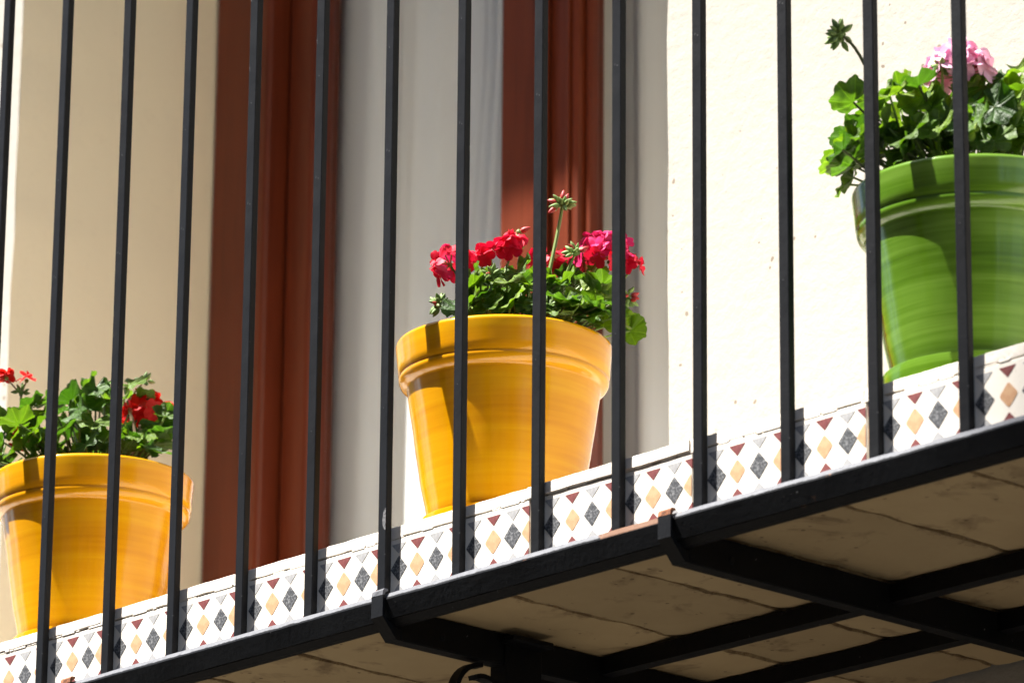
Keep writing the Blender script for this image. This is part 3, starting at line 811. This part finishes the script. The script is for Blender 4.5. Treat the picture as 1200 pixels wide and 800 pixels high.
def scatter(rr, poly, n, mind):
    out = []; tries = 0
    xs = [p[0] for p in poly]; ys = [p[1] for p in poly]
    while len(out) < n and tries < 4000:
        tries += 1; x = rr.uniform(min(xs), max(xs)); y = rr.uniform(min(ys), max(ys)); ins = False
        for (x1, y1), (x2, y2) in zip(poly, poly[1:]+poly[:1]):
            if (y1 > y) != (y2 > y) and x < (x2-x1)*(y-y1)/(y2-y1)+x1: ins = not ins
        if ins and all((x-a)**2+(y-b)**2 > mind*mind for a, b in out): out.append((x, y))
    return out
CAMDIR = -fwd
# --- middle plant: crimson and magenta heads above low foliage
P = Plant(base_c, 'geranium with crimson and magenta flowers in the middle yellow pot', 11)
P.fill(scatter(P.r, [(535, 372), (545, 335), (600, 318), (680, 328), (722, 352), (724, 372), (690, 374), (545, 374)], 44, 13), (-.062, .06), .0150, .5)
for x, y, dy, r_, n, lt in ((556, 322, -.03, .016, (-.5, -.7, .4), False), (566, 347, -.05, .017, (-.3, -.5, .8), False), (606, 316, -.02, .018, (.1, -.8, .6), False),
                            (630, 345, -.05, .016, (-.2, -.8, .5), True), (660, 334, -.03, .018, (-.5, -.5, .8), True), (684, 342, -.02, .018, (.5, -.6, .5), True),
                            (600, 352, -.07, .015, (-.3, -.7, .7), True), (655, 360, -.07, .016, (.1, -.7, .7), True), (688, 362, -.05, .018, (.5, -.5, .7), False),
                            (716, 366, -.01, .016, (.6, -.5, .5), True), (697, 322, .0, .013, (.6, -.4, .3), True), (541, 355, -.03, .013, (-.7, -.3, .5), True)):
    P.leaf(A(x, y, dy), n, r_, lt)
P.leaf(A(692, 372, -.062), (.2, -.6, .75), .0165, False); P.leaf(A(708, 378, -.045), (.55, -.6, .6), .0150, True); P.leaf(A(672, 366, -.07), (-.1, -.7, .7), .0150, True)
P.leaf(A(728, 378, .03), (.75, -.55, .45), .0165, True, (.5, .1, -.9)); P.leaf(A(738, 388, .02), (.55, -.75, .25), .0175, True, (.45, .1, -1))
P.flower(A(519, 306, -.03), [M_petal_red, M_petal_red, M_petal_mag], 9, .0150, .0100, (-.7, -.5, .5), A(548, 345, -.01), M_stem_d, .0010, 0, -.1)
P.flower(A(541, 303, .0), [M_petal_red], 4, .010, .0100, (.2, -.5, .6), A(556, 345, .0), M_stem_d, .0010, 0)
P.flower(A(570, 297, -.03), [M_petal_red], 5, .0085, .0120, (-.3, -.8, .5), A(583, 345, -.02), M_stem, .0011, 0, .3)
P.flower(A(598, 285, -.02), [M_petal_red], 6, .0095, .0125, (.2, -.8, .5), A(584, 345, -.02), M_stem, .0011, 1, .2)
h = P.budcluster(A(608, 272, -.02), 1, .009, (0, 0, 1), A(600, 290, -.02), red=1, spread=.002)
P.flower(A(655, 304, .02), [M_petal_red], 7, .0120, .0110, (.2, -.6, .5), A(650, 350, .0), M_stem, .0011, 0, -.2)
P.flower(A(628, 305, .02), [M_petal_red], 3, .0080, .0110, (-.2, -.6, .5), A(640, 345, .0), M_stem, .0011, 0, .2)
P.flower(A(703, 287, .0), [M_petal_mag, M_petal_mag, M_petal_red], 19, .0215, .0112, (.15, -.35, .9), A(668, 365, -.01), M_stem, .0017, 4, -.12)
P.flower(A(742, 309, .02), [M_petal_red], 4, .0080, .0105, (.7, -.4, .4), A(718, 350, .0), M_stem, .0010, 1)
P.flower(A(726, 287, .02), [M_petal_mag], 5, .011, .011, (.7, -.4, .4), A(708, 330, .0), M_stem, .0010, 0)
P.budcluster(A(659, 241, .0), 26, .0060, (.1, -.1, 1), A(641, 330, .0), A(652, 280, .0), M_stem, .0017, .1, .0115)
P.budcluster(A(674, 297, -.03), 16, .0060, (-.3, -.3, .9), A(650, 355, -.02), None, M_stem, .0013, .25, .0100)
P.budcluster(A(516, 357, -.03), 17, .0058, (-.8, -.3, .5), A(545, 362, -.01), None, M_stem, .0012, .03, .0100)
P.budcluster(A(577, 323, -.04), 13, .0055, (-.1, -.2, 1), A(582, 365, -.03), None, M_stem, .0017, .05, .0085)
P.budcluster(A(735, 347, .02), 13, .0062, (.5, -.2, -.6), A(700, 362, .0), A(722, 340, .0), M_stem, .0018, .3, .0105)
P.fill([(x, 352+P.r.uniform(-6, 12)) for x in range(540, 720, 8)], (-.075, -.03), .0145, .45)
P.fill([(x, 335+P.r.uniform(-8, 8)) for x in range(552, 712, 11)], (-.055, .03), .0155, .35)
# --- lower left plant: scarlet, loose
P = Plant(base_l, 'geranium with few scarlet flowers in the lower left pot', 23)
P.fill(scatter(P.r, [(-20, 545), (0, 495), (50, 462), (110, 446), (165, 470), (200, 490), (190, 525), (150, 545), (60, 560)], 42, 15), (-.062, .06), .0180, .35)
for x, y, dy, r_, n, lt in ((100, 458, -.03, .022, (-.4, -.7, .5), True), (118, 468, -.04, .018, (.2, -.8, .3), False), (92, 478, -.05, .019, (-.2, -.9, .2), False),
                            (20, 495, .0, .020, (-.6, -.5, .5), True), (44, 500, -.03, .019, (-.2, -.7, .6), True), (152, 450, .0, .017, (.3, -.4, .8), True),
                            (188, 496, .0, .022, (.6, -.75, .1), False), (128, 505, -.06, .018, (.1, -.8, .5), True), (44, 520, -.035, .019, (-.4, -.8, .3), False),
                            (75, 505, -.06, .018, (-.2, -.6, .8), False), (165, 512, -.02, .017, (.4, -.4, .8), True), (2, 535, .02, .018, (-.6, -.6, .3), False), (100, 520, -.07, .016, (0, -.8, .5), False)):
    P.leaf(A(x, y, dy), n, r_, lt)
P.flower(A(163, 474, .02), [M_petal_scar], 12, .0165, .0125, (.1, -.6, .6), A(148, 510, .0), M_stem_d, .0012, 0, -.1)
P.flower(A(190, 478, .03), [M_petal_scar], 3, .0075, .0120, (.6, -.3, .5), A(165, 510, .0), M_stem_d, .0010, 0)
P.budcluster(A(169, 447, .02), 7, .0060, (.5, 0, .6), A(150, 470, .01), None, M_wood_stem, .0010, .1, .009)
P.flower(A(6, 441, -.02), [M_petal_scar], 4, .0045, .0098, (-.5, -.3, .8), A(24, 462, -.02), M_wood_stem, .0008, 0, .6)
P.flower(A(31, 444, -.02), [M_petal_scar], 2, .0035, .0090, (.2, -.3, .9), A(25, 462, -.02), M_wood_stem, .0008, 0, .6)
P.budcluster(A(25, 460, -.02), 9, .0048, (0, 0, 1), A(23, 500, -.01), None, M_wood_stem, .0013, .2, .0075)
P.flower(A(24, 513, .02), [M_petal_scar], 4, .0090, .0115, (-.4, -.6, .4), A(30, 540, .0), M_stem_d, .0010, 0)
P.stalk(A(146, 533, .0), A(166, 496, .01), .0036, M_wood_stem, 'woody_stem', .1, A(160, 522, .0))
P.stalk(A(160, 520, .0), A(150, 470, .01), .0022, M_wood_stem, 'woody_stem', .1)
P.fill([(x, 522+P.r.uniform(-10, 14)) for x in range(45, 185, 9)], (-.05, .0), .0165, .3)
# --- right plant: broad foliage and one pink head
P = Plant(base_g, 'leafy geranium with one pink flower in the green pot', 37)
P.fill(scatter(P.r, [(985, 205), (985, 165), (1020, 120), (1060, 100), (1150, 100), (1210, 110), (1240, 180), (1200, 200), (1050, 215)], 56, 15), (-.05, .065), .0185, .6)
for x, y, dy, r_, n, lt in ((1050, 105, -.02, .022, (-.3, -.6, .7), True), (1082, 115, -.03, .021, (.1, -.9, .4), True), (1000, 120, .0, .019, (-.5, .2, .9), False),
                            (1085, 133, -.04, .024, (-.1, -.9, .3), False), (1068, 155, -.06, .020, (-.2, -.7, .6), True), (1100, 150, -.06, .019, (.2, -.8, .5), True),
                            (1030, 140, -.03, .019, (-.6, -.6, .4), True), (1000, 170, .015, .019, (-.6, -.3, .7), True), (985, 190, .025, .019, (-.5, -.2, .8), True),
                            (998, 160, .02, .018, (-.5, -.5, .4), False), (1155, 100, -.02, .020, (.2, -.8, .5), False), (1165, 125, -.05, .020, (.4, -.8, .2), False),
                            (1180, 112, -.03, .019, (.2, -.7, .6), True), (1190, 85, -.01, .026, (.1, -.5, .8), True), (1140, 145, -.06, .019, (.1, -.8, .5), False),
                            (1130, 165, -.07, .018, (-.2, -.7, .6), True), (1060, 178, -.05, .017, (-.3, -.8, .4), False), (1165, 165, -.06, .019, (.3, -.7, .5), True),
                            (1190, 150, -.04, .019, (.4, -.6, .6), True), (1040, 162, -.03, .018, (-.5, -.5, .6), False)):
    P.leaf(A(x, y, dy), n, r_, lt)
P.leaf(A(1000, 208, .035), (-.7, -.5, .4), .0150, True, (-.4, -.1, -.9)); P.leaf(A(990, 216, .045), (-.6, -.5, .5), .0130, True, (-.6, -.1, -.7))
P.leaf(A(984, 178, .03), (-.4, -.4, .8), .0180, True, (-.9, 0, -.3))
P.fill([(x, 166+P.r.uniform(-14, 10)) for x in range(1020, 1215, 9)], (-.045, .01), .0175, .45)
P.flower(A(1120, 72, -.02), [M_petal_pink], 20, .0245, .0140, (.05, -.3, .95), A(1106, 160, -.03), M_stem, .0017, 5, -.02)
P.budcluster(A(1104, 80, -.035), 12, .0062, (0, -.3, .9), A(1106, 150, -.03), None, M_stem, .0014, 0, .0095)
P.budcluster(A(985, 41, -.01), 24, .0060, (-.8, -.1, .6), A(1030, 120, .0), A(1008, 66, -.005), M_stem_d, .0014, 0, .0105)
